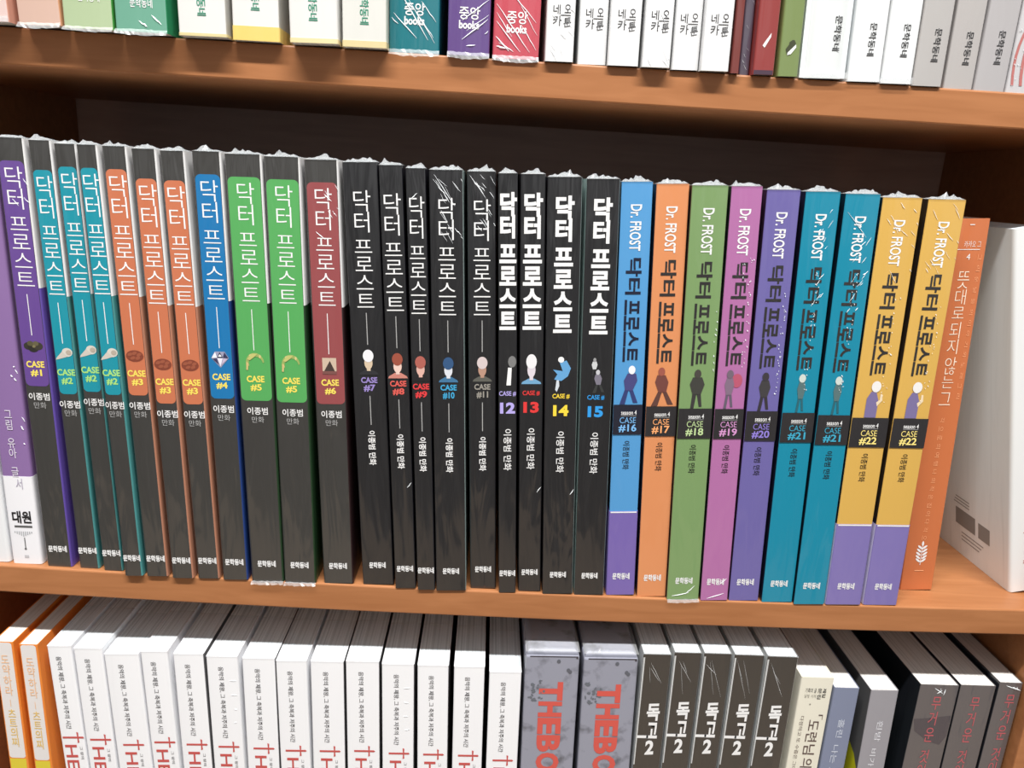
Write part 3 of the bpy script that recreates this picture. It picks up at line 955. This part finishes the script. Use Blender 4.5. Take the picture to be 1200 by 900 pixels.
top_book('hardback', 'pinkish red book in streaky film on the top shelf', 7.0, 20.4, -1.5, -.0098, (200, 78, 92), G_BR, None, None, joong(-.7), bottom=1.2, seed=6, coat=.5,
         creases=[(-9, 22, 6, 3, .4), (-3, 27, 8.5, 15, .3), (-9, 15, 2, 3, .4), (2, 14, 9, 4, .3), (-9, 9, -3, 3, .5), (-8.6, 5, -4, 4, .6), (0, 24, 9, 10, .25), (-9, 18.5, -2, 9, .3), (-7.5, 6.4, -1, 3.0, .4)])
def neo(S):
    S.text('네', -3.5, -.4, 19.2, 23.0, dark_ink)
    S.text('오', 1.4, 4.2, 19.8, 23.2, dark_ink)
    S.rect(-.2, 4.2, 18.7, 19.0, dark_ink, 2)
    S.text('카', -3.5, .3, 14.6, 18.6, dark_ink)
    S.text('툰', 1.2, 4.5, 14.0, 17.6, dark_ink, slant=.6)
G_NEO = 'white books with a small two-line mark on the top shelf'
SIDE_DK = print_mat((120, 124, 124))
for k, (x, t, y, lean) in enumerate(((26.3, 12.6, -2.4, -.0225), (41.1, 13.0, .8, -.0276), (54.8, 13.8, -2.1, -.0227), (69.1, 12.5, -4.1, -.0232), (82.5, 12.3, -1.5, -.0257), (95.2, 12.5, -4.7, -.0254))):
    lab = ['white wrapped book touching the pinkish red book on the top shelf', 'second from the left of the six white books with a small cross-shaped mark',
           'third from the left of the six white books with a small cross-shaped mark', 'fourth from the left of the six white books with a small cross-shaped mark',
           'fifth from the left of the six white books with a small cross-shaped mark', 'white book with a small cross-shaped mark, touching the dark red book'][k]
    cs = streaks(rt, t, 40, 8, 16, 38, lean=1, ln=(3, 7), wd=.2, x_lo=-5) if k in (0, 3) else ()
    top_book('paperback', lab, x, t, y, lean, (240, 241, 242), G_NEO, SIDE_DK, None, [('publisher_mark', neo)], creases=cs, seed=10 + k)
top_book('paperback', 'thin dark red book right of the six white books', 104.8, 4.0, -2.3, -.0307, (122, 52, 46), coat=.5)
top_book('paperback', 'thin dark plum book in crinkled film between two red ones', 110.2, 4.6, 1.6, -.0341, (88, 76, 92), coat=.9, creases=streaks(rt, 4.6, 40, 7, 5, 36, lean=1, ln=(2, 4), wd=.15), seed=20)
def bar_red(S):
    S.poly([(-1.6, 12.0), (-.8, 13.4), (1.8, 17.2), (1.8, 15.6), (-.6, 11.2)], INK_W, 2)
    S.rect(-4.4, 4.2, .1, 1.9, print_mat((74, 56, 70)), 2)
def bar_green(S):
    S.poly([(-1.5, 9.2), (.4, 10.6), (2.2, 13.6), (1.4, 15.0), (.4, 15.0), (-2.2, 11.2)], print_mat((66, 70, 50)), 2)
    S.poly([(-1.3, 8.8), (.3, 9.2), (2.4, 12.0), (2.2, 13.2), (-1.2, 9.8)], INK_W, 3)
    S.ellipse(.2, 14.2, 1.2, .5, print_mat((66, 70, 50)), 2, tilt=.5)
top_book('paperback', 'bright red book with a slanting white dash on the top shelf', 117.6, 9.4, -2.7, -.0308, (150, 60, 58), None, print_mat((190, 120, 116)), None, [('publisher_mark', bar_red)], coat=.4)
top_book('paperback', 'olive green book with a slanting white dash on the top shelf', 128.8, 9.1, -2.5, -.0380, (125, 144, 88), None, None, None, [('publisher_mark', bar_green)])
G_WG = 'white and grey books with a line of dark lettering down the spine'
UPR = [(144.9, 21.4, -1.6, -.0360, (232, 236, 236), 26, 11.6, 4.4, 2.6, 'thick white book touching the olive green book'),
       (164.1, 14.9, -.7, -.0331, (238, 241, 242), 24.5, 10.8, 1.4, 1.4, 'white book with dark lettering, between the thick white one and another white one'),
       (178.8, 13.9, -1.3, -.0258, (238, 241, 242), 25, 11.2, 1.4, 2.8, 'white book with dark lettering, touching the first grey book'),
       (193.1, 13.5, -1.0, -.0193, (186, 182, 180), 24.1, 10.2, 1.4, 0, 'grey book with dark lettering, touching the white ones on the top shelf'),
       (208.8, 13.5, 1.3, -.0150, (184, 180, 178), 24.2, 10.2, 1.4, 0, 'grey book with dark lettering, between two other grey books'),
       (223.2, 14.2, .9, -.0048, (182, 179, 180), 25.5, 11.3, 1.0, 0, 'grey book with dark lettering, beside the red and white wrapped book')]
for k, (x, t, y, lean, rgb, z1, z0, xo, lip, lab) in enumerate(UPR):
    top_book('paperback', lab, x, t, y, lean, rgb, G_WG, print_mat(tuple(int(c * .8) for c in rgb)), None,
             [('publisher_name', lambda S, z1=z1, z0=z0, xo=xo: S.text('문학동네', xo - 1.6, xo + 1.6, z0, z1, dark_ink, rot=True, bold=.014))], lip=lip, r=6.0 if k == 0 else 0.9)
def swirl(S):
    rd = print_mat((178, 110, 106))
    for a, b, w in ((-5.4, 1, 1.2), (-1.6, 4.5, 1.4), (3.0, 7.0, 1.0)):
        for k in range(8):
            u0, u1 = k / 8, (k + 1) / 8
            f = lambda u: a + (b - a) * u * u - 2 * math.sin(u * 3.0)
            S.poly([(f(u0), 3 + 34 * u0), (f(u0) + w, 3 + 34 * u0), (f(u1) + w, 3 + 34 * u1), (f(u1), 3 + 34 * u1)], rd, 2)
top_book('paperback', 'wrapped white book with red swirls at the right end of the top shelf', 238.1, 14.3, 1.1, -.0033, (206, 204, 206), None, None, None, [('swirl_print', swirl)], coat=.8,
         creases=specks(random.Random(8), 14.3, 40, -3, 5, 38, 16, 3.5, .6), seed=30)

# ------------------------------------------------------------------ lower shelf
ZL = Z_LOW1 * 1e3
DL = 165.0
def low_book(name, label, x, t, y, h, lean, m, group=None, side=None, left=None, prints=(), pg=PAGES, creases=(), seed=0, d=DL, top=0.0, r=0.8, cat='book'):
    R = root(name, label, cat, x, y, ZL, lean, t, group)
    cover(R, t, h, d, m, side or m, left or m, r=r)
    pages(R, t, h, d, pg)
    for nm, fn in prints:
        S = Sheet(); fn(S); S.done(nm, R)
    if top or creases:
        wrap(R, t, h, random.Random(seed), top=top, creases=creases, film=FILM_THIN, depth=40.0)
    return R
# two orange books
orr = print_mat((230, 134, 52), 0.4, 0.3)
def manhwa(h, t):
    pale_o = print_mat((236, 190, 150)); gold = print_mat((226, 190, 110))
    def panel(S):
        pw = t / 2 - .9
        S.rrect(-pw, pw, h - 73.5, h - .2, 1.6, print_mat((222, 218, 216)), 1)
        S.rect(-pw, pw, h - 95, h - 74, print_mat((214, 196, 60)), 1)
    def let(S):
        S.cells('도약하라', -2.2, 2.2, down(h, [(7.5, 13.5), (13.5, 20), (20.5, 27), (27, 33)]), pale_o, .006, 3)
        S.rect(-.15, .15, h - 40, h - 35.5, pale_o, 3)
        S.cells('츠트의찌', -2.2, 2.2, down(h, [(41.5, 47.5), (47.5, 53.5), (53.5, 60), (60, 66)]), gold, .006, 3)
    return [('title_panel', panel), ('title_lettering', let)]
low_book('paperback', 'orange book with a white title panel at the far left of the lower shelf', -248.2, 10.5, -1.0, 225.4, -.0026, orr, 'orange books on the lower shelf', prints=manhwa(225.4, 10.5), pg=PAGES_CREAM)
low_book('paperback', 'orange book with a white title panel, touching the white books on the lower shelf', -234.4, 9.8, -1.0, 224.3, -.0063, orr, 'orange books on the lower shelf', prints=manhwa(224.3, 9.8), pg=PAGES_CREAM)
# fourteen white books
wl = print_mat((240, 241, 244), 0.4, 0.25)
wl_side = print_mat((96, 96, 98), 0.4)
red_ink = print_mat((196, 84, 80))
ink_l = print_mat((84, 82, 84))
def zombie(h, t):
    def sub(S):
        S.text('음악의 제왕, 그 축복과 저주의 시간', -2.4, .5, h - 52.2, h - 6.4, ink_l, rot=True, bold=.006)
    def the(S):
        S.rect(-5.2, 5.6, h - 58.4, h - 57.2, red_ink, 2)
        S.poly([(5.6, h - 58.6), (6.6, h - 57.8), (5.6, h - 57.0)], red_ink, 2)
        S.poly([(2.6, h - 61.4), (3.6, h - 61.0), (3.4, h - 57.8), (3.6, h - 54.6), (2.6, h - 54.2), (2.8, h - 57.8)], red_ink, 2)
        S.text('HE', -4.6, 1.8, h - 78.5, h - 62.6, red_ink, rot=True, bold=.01)
    def side_line(S):
        S.text('그 왕의', 3.3, 4.9, h - 72, h - 63.6, ink_l, rot=True)
    return [('subtitle_lettering', sub), ('title_lettering', the), ('author_name', side_line)]
L_WH = [(-211.7, 12.6, 224.2, -.0358), (-197.5, 14.9, 223.3, -.0320), (-178.6, 18.2, 220.5, -.0389), (-161.9, 14.3, 222.9, -.0350), (-145.9, 16.2, 222.1, -.0252), (-128.8, 16.8, 221.3, -.0223), (-110.5, 17.7, 220.9, -.0160),
        (-91.9, 16.6, 220.1, -.0211), (-74.0, 18.0, 220.5, -.0144), (-54.3, 18.2, 221.3, -.0169), (-34.6, 17.7, 220.4, -.0191), (-14.5, 17.1, 220.4, -.0236), (4.5, 16.9, 220.4, -.0197), (23.9, 17.7, 217.9, -.0179)]
ORD = ['first', 'second', 'third', 'fourth', 'fifth', 'sixth', 'seventh', 'eighth', 'ninth', 'tenth', 'eleventh', 'twelfth', 'thirteenth', 'fourteenth']
for k, (x, t, h, lean) in enumerate(L_WH):
    lab = '%s from the left of fourteen white books with red cross-shaped T' % ORD[k]
    if k == 0:
        lab = 'white book with a red cross-shaped T, touching the orange books'
    elif k == 13:
        lab = 'white book with a red cross-shaped T, touching the first grey box'
    rk = random.Random(200 + k)
    cs = [(2 + rk.random() * 3, h - 15 - 9 * j, 5.5 + rk.random() * 2, h - 15.4 - 9 * j + rk.random(), .35) for j in range(4)] if k in (5, 10) else ()
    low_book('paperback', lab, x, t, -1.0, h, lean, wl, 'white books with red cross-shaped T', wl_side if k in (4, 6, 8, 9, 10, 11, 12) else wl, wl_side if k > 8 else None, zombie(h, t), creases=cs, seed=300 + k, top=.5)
# two grey boxes
def grunge(name):
    m = bpy.data.materials.new(name)
    m.use_nodes = True
    nt = m.node_tree
    b = nt.nodes['Principled BSDF']
    tc = nt.nodes.new('ShaderNodeTexCoord')
    no = nt.nodes.new('ShaderNodeTexNoise')
    no.inputs['Scale'].default_value = 90.0
    no.inputs['Detail'].default_value = 5.0
    rp = nt.nodes.new('ShaderNodeValToRGB')
    rp.color_ramp.elements[0].position = 0.28
    rp.color_ramp.elements[0].color = (*lin((84, 86, 94)), 1)
    rp.color_ramp.elements[1].position = 0.46
    rp.color_ramp.elements[1].color = (*lin((146, 148, 162)), 1)
    nt.links.new(tc.outputs['Object'], no.inputs['Vector'])
    nt.links.new(no.outputs['Fac'], rp.inputs['Fac'])
    nt.links.new(rp.outputs['Color'], b.inputs['Base Color'])
    b.inputs['Roughness'].default_value = 0.4
    b.inputs['Coat Weight'].default_value = 0.4
    b.inputs['Coat Roughness'].default_value = 0.2
    return m
GREY_BOX = grunge('mottled_grey_card')
for k, (x, t, h, lean, lab) in enumerate(((50.6, 29.7, 230.6, -.0234, 'mottled grey box with red lettering, touching the white books'), (83.8, 30.0, 230.3, -.0279, 'mottled grey box with red lettering, touching the black books'))):
    R = root('book_box', lab, 'box', x, -1.0, ZL, lean, t, 'mottled grey boxes on the lower shelf')
    o = bevel_box('sleeve', -t / 2 * MM, t / 2 * MM, 0, 150 * MM, 0, (h - 1.6) * MM, GREY_BOX, R, bev=.0011)
    # lid flap: tucked top with a rounded front and a seam
    bm = bmesh.new()
    v, f = box_geo((-t / 2 + .7) * MM, (t / 2 - .9) * MM, 0.9 * MM, 149 * MM, (h - 4.5) * MM, (h + 1.2) * MM)
    vs = [bm.verts.new(c) for c in v]
    for q in f:
        bm.faces.new([vs[i] for i in q])
    es = [e_ for e_ in bm.edges if all(vv.co.z > (h - 1) * MM for vv in e_.verts)]
    bmesh.ops.bevel(bm, geom=es, offset=.0026, segments=4, affect='EDGES', profile=.5)
    me = bpy.data.meshes.new('lid_flap'); bm.to_mesh(me); bm.free(); me.materials.append(GREY_BOX)
    lo = bpy.data.objects.new('lid_flap', me); COL.objects.link(lo); lo.parent = R
    S = Sheet()
    seam = print_mat((70, 66, 72))
    S.rect(-t / 2 + 2.5, t / 2 - .9, h - 2.5, h - 1.75, seam, 1)
    S.rect(t / 2 - 1.9, t / 2 - .8, h - 3.4, h - 1.75, seam, 1)
    S.done('lid_seam', R)
    S = Sheet()
    rb = print_mat((206, 88, 78))
    for ch, (a, b) in zip('THEBO', ((18.0, 30.0), (30.6, 40.6), (41.2, 52.0), (52.6, 63.8), (64.4, 77.0))):
        S.text(ch, -6.6, 6.6, h - b, h - a, rb, rot=True, bold=.045)
    S.done('title_lettering', R)
    S = Sheet(); rk = random.Random(400 + k)
    for _ in range(24):
        S.ellipse(-t / 2 + 2 + rk.random() * 9, h - 17 - rk.random() * 14, .3 + rk.random() * 1.1, .3 + rk.random() * .8, print_mat((104, 108, 116)), 1, n=7, tilt=rk.random() * 3)
    for cx, cz in ((3.5, -5), (9, -10.5), (10, -11.5)):
        S.ellipse(cx, h + cz, 1.1, 1.3, print_mat((96, 98, 106)), 1, n=7)
    S.done('ink_spatter', R)
    wrap(R, t, h + 1.2, random.Random(410 + k), top=1.2, film=FILM_THIN, depth=30)
# five black books
bk = print_mat((50, 49, 48), 0.36, 0.8)
strip_w = print_mat((196, 198, 198))
def dokgo(h, t):
    def mark(S):
        S.poly([(-t / 2 + .1, h - 2), (-t / 2 + 1.0, h - 2), (-t / 2 + .75, h - 72), (-t / 2 + .1, h - 72)], strip_w, 2)
        S.rect(-t / 2 + .6, -.8, h - 54.2, h - 52.4, INK_W, 2)
    def let(S):
        S.text('독', -2.9, 4.4, h - 43.0, h - 31.6, INK_W, bold=.036, slant=.4)
        S.text('고', -1.8, 4.2, h - 54.3, h - 43.8, INK_W, bold=.036)
        S.text('2', -1.9, 3.0, h - 65.4, h - 55.8, INK_W, bold=.04, slant=.3)
    return [('spine_line', mark), ('title_lettering', let)]
for k, (x, t, h, lean) in enumerate(((106.8, 15.5, 232.5, -.0177), (122.6, 15.1, 234.2, -.0134), (138.7, 15.3, 234.4, -.0115), (155.2, 16.6, 234.2, -.0068), (173.0, 17.2, 234.0, -.0030))):
    lab = ['black book with white lettering and a 2, touching the second grey box', 'second from the left of five black books with white lettering and a 2',
           'middle one of five black books with white lettering and a 2', 'fourth from the left of five black books with white lettering and a 2',
           'black book with white lettering and a 2, touching the cream book'][k]
    rk = random.Random(500 + k)
    cs = [(-t / 2 + 1.5 + rk.random() * 4, h - 3 - rk.random() * 6, -t / 2 + 5 + rk.random() * 8, h - 12 - rk.random() * 18, .12) for _ in range(3)]
    low_book('comic_book', lab, x, t, -1.0, h, lean, bk, 'black books with white lettering and a 2', print_mat((176, 178, 180)), print_mat((186, 190, 190)), dokgo(h, t), creases=cs, seed=520 + k, top=1.0)
# cream book
crm = print_mat((226, 222, 206), 0.5)
brown = print_mat((92, 74, 70))
def cream(h, t):
    def a(S):
        for j, (x0, x1, z) in enumerate(((-5.5, -1.2, 7.2), (-5.6, 1.0, 11.0), (-.8, 1.2, 8.6), (2.0, 3.4, 7.0), (3.6, 6.0, 10.4))):
            pass
        S.text('기획의 글', -6.0, 0.4, h - 10.0, h - 7.0, dark_ink, bold=-.004)
        S.text('달빛 서재', -6.0, .6, h - 13.4, h - 11.0, print_mat((150, 146, 136)), bold=-.006)
        S.text('문집', 1.4, 3.4, h - 14.0, h - 6.8, dark_ink, rot=True, bold=.01)
        S.text('제일', 4.0, 6.0, h - 13.0, h - 6.8, dark_ink, rot=True, bold=.01)
        S.ellipse(-2.0, h - 17.5, .5, .5, print_mat((150, 146, 136)), 2)
    def b(S):
        S.cells('도련님의', -1.4, 5.6, down(h, [(27.5, 35.5), (35.5, 43.5), (43.5, 52.5), (53.5, 61.5)]), brown, .006, rot=True)
        S.text('「', 4.2, 6.6, h - 27.6, h - 24.2, brown, rot=True)
    def c(S):
        S.text('다정하고 또 수줍은 그대', -6.2, -4.0, h - 62.5, h - 25.5, print_mat((120, 108, 100)), rot=True)
    return [('publisher_name', a), ('title_lettering', b), ('subtitle_lettering', c)]
low_book('paperback', 'cream book with brown hand-lettered title, leaning on the black ones', 196.8, 18.6, 3.0, 218.8, -.004, crm, None, None, None, cream(218.8, 18.6), PAGES_CREAM)
# slate blue book
sl = print_mat((124, 132, 156), 0.45, 0.15)
def slate(S, h=212.6):
    pl = print_mat((206, 212, 226))
    S.text('홀린', -1.4, 2.2, h - 33, h - 20.5, pl, rot=True, bold=0)
    S.text('나는 그것', -2.2, 1.4, h - 66, h - 38, pl, rot=True, bold=0)
low_book('paperback', 'slate blue book with thin pale lettering on the lower shelf', 214.7, 14.4, 3.0, 212.6, -.0049, sl, None, None, None, [('title_lettering', slate)], PAGES_CREAM)
# grey book whose left cover is yellow below
gr = print_mat((150, 148, 154), 0.45, 0.15)
def greyb(S, h=211.8):
    pl = print_mat((222, 222, 228))
    S.text('흰밤', -1.2, 2.2, h - 34, h - 20, pl, rot=True, bold=0)
    S.text('비가 오면', -2.2, 1.2, h - 66, h - 39, pl, rot=True, bold=0)
R = low_book('paperback', 'grey book with thin pale lettering and a yellow flash on its side', 240.6, 15.9, 3.0, 211.8, -.0234, gr, None, print_mat((62, 84, 82)), print_mat((84, 84, 84)), [('title_lettering', greyb)], PAGES_CREAM)
V = [(-8.05, y, z) for y, z in ((1.5, 158), (6, 164), (14, 168), (26, 171), (60, 172), (60, 60), (1.5, 60))]
o = link_mesh('cover_flash', [(a * MM, b * MM, c * MM) for a, b, c in V], [tuple(range(len(V)))], [print_mat((206, 204, 30), .45)], None, R)
o['label'] = 'yellow lower half of the side cover'
# three dark books with dull red lettering
dk = print_mat((92, 88, 90), 0.4, 0.8)
dks = print_mat((30, 32, 38), 0.4, 0.3)
G_DK = 'dark grey books with dull red lettering'
dred = print_mat((186, 92, 98))
def heavy(h, txt, xo):
    sp = [(7.0, 16.5), (17.5, 27.0), (28.0, 38.5), (43.5, 53.0), (53.5, 62.0)]
    def a(S):
        S.cells(txt, xo - 3.0, xo + 3.0, down(h, sp), dred, .0)
    return [('title_lettering', a)]
def smoke(S, h, t):
    S.poly([(-t / 2 + .4, h - 23), (-2, h - 22), (t / 2 - 1, h - 20), (t / 2 - 1, h - 34), (t / 2 - 4, h - 40), (0, h - 38), (-t / 2 + 2, h - 31)], print_mat((68, 64, 72), .4, .8), 1)
for k, (x, t, h, lean, lab) in enumerate(((269.2, 22.6, 214.5, -.002, 'thickest dark grey book with dull red lettering, beside the grey and yellow one'),
                                          (292.2, 20.6, 215.0, -.0046, 'dark grey book with dull red lettering, middle one of three at the right end'),
                                          (310.2, 13.6, 217.6, -.0010, 'dark grey book with dull red lettering, against the wooden side panel'))):
    rk = random.Random(600 + k)
    pr = heavy(h, '무거운것이' if k < 2 else '무거운것이', (0, 0, 1.2)[k])
    if k == 0:
        pr = [('smoke_print', lambda S: smoke(S, 214.5, 22.6))] + pr
    cs = [(-4 + rk.random() * 8, h - 1.5 - rk.random() * 3, -1 + rk.random() * 9, h - 2.5 - rk.random() * 4, .35) for _ in range(5)] if k != 1 else ()
    low_book('paperback', lab, x, t, 6.0, h, lean, dk, G_DK, dks, dks, pr, PAGES_CREAM, cs, 620 + k)
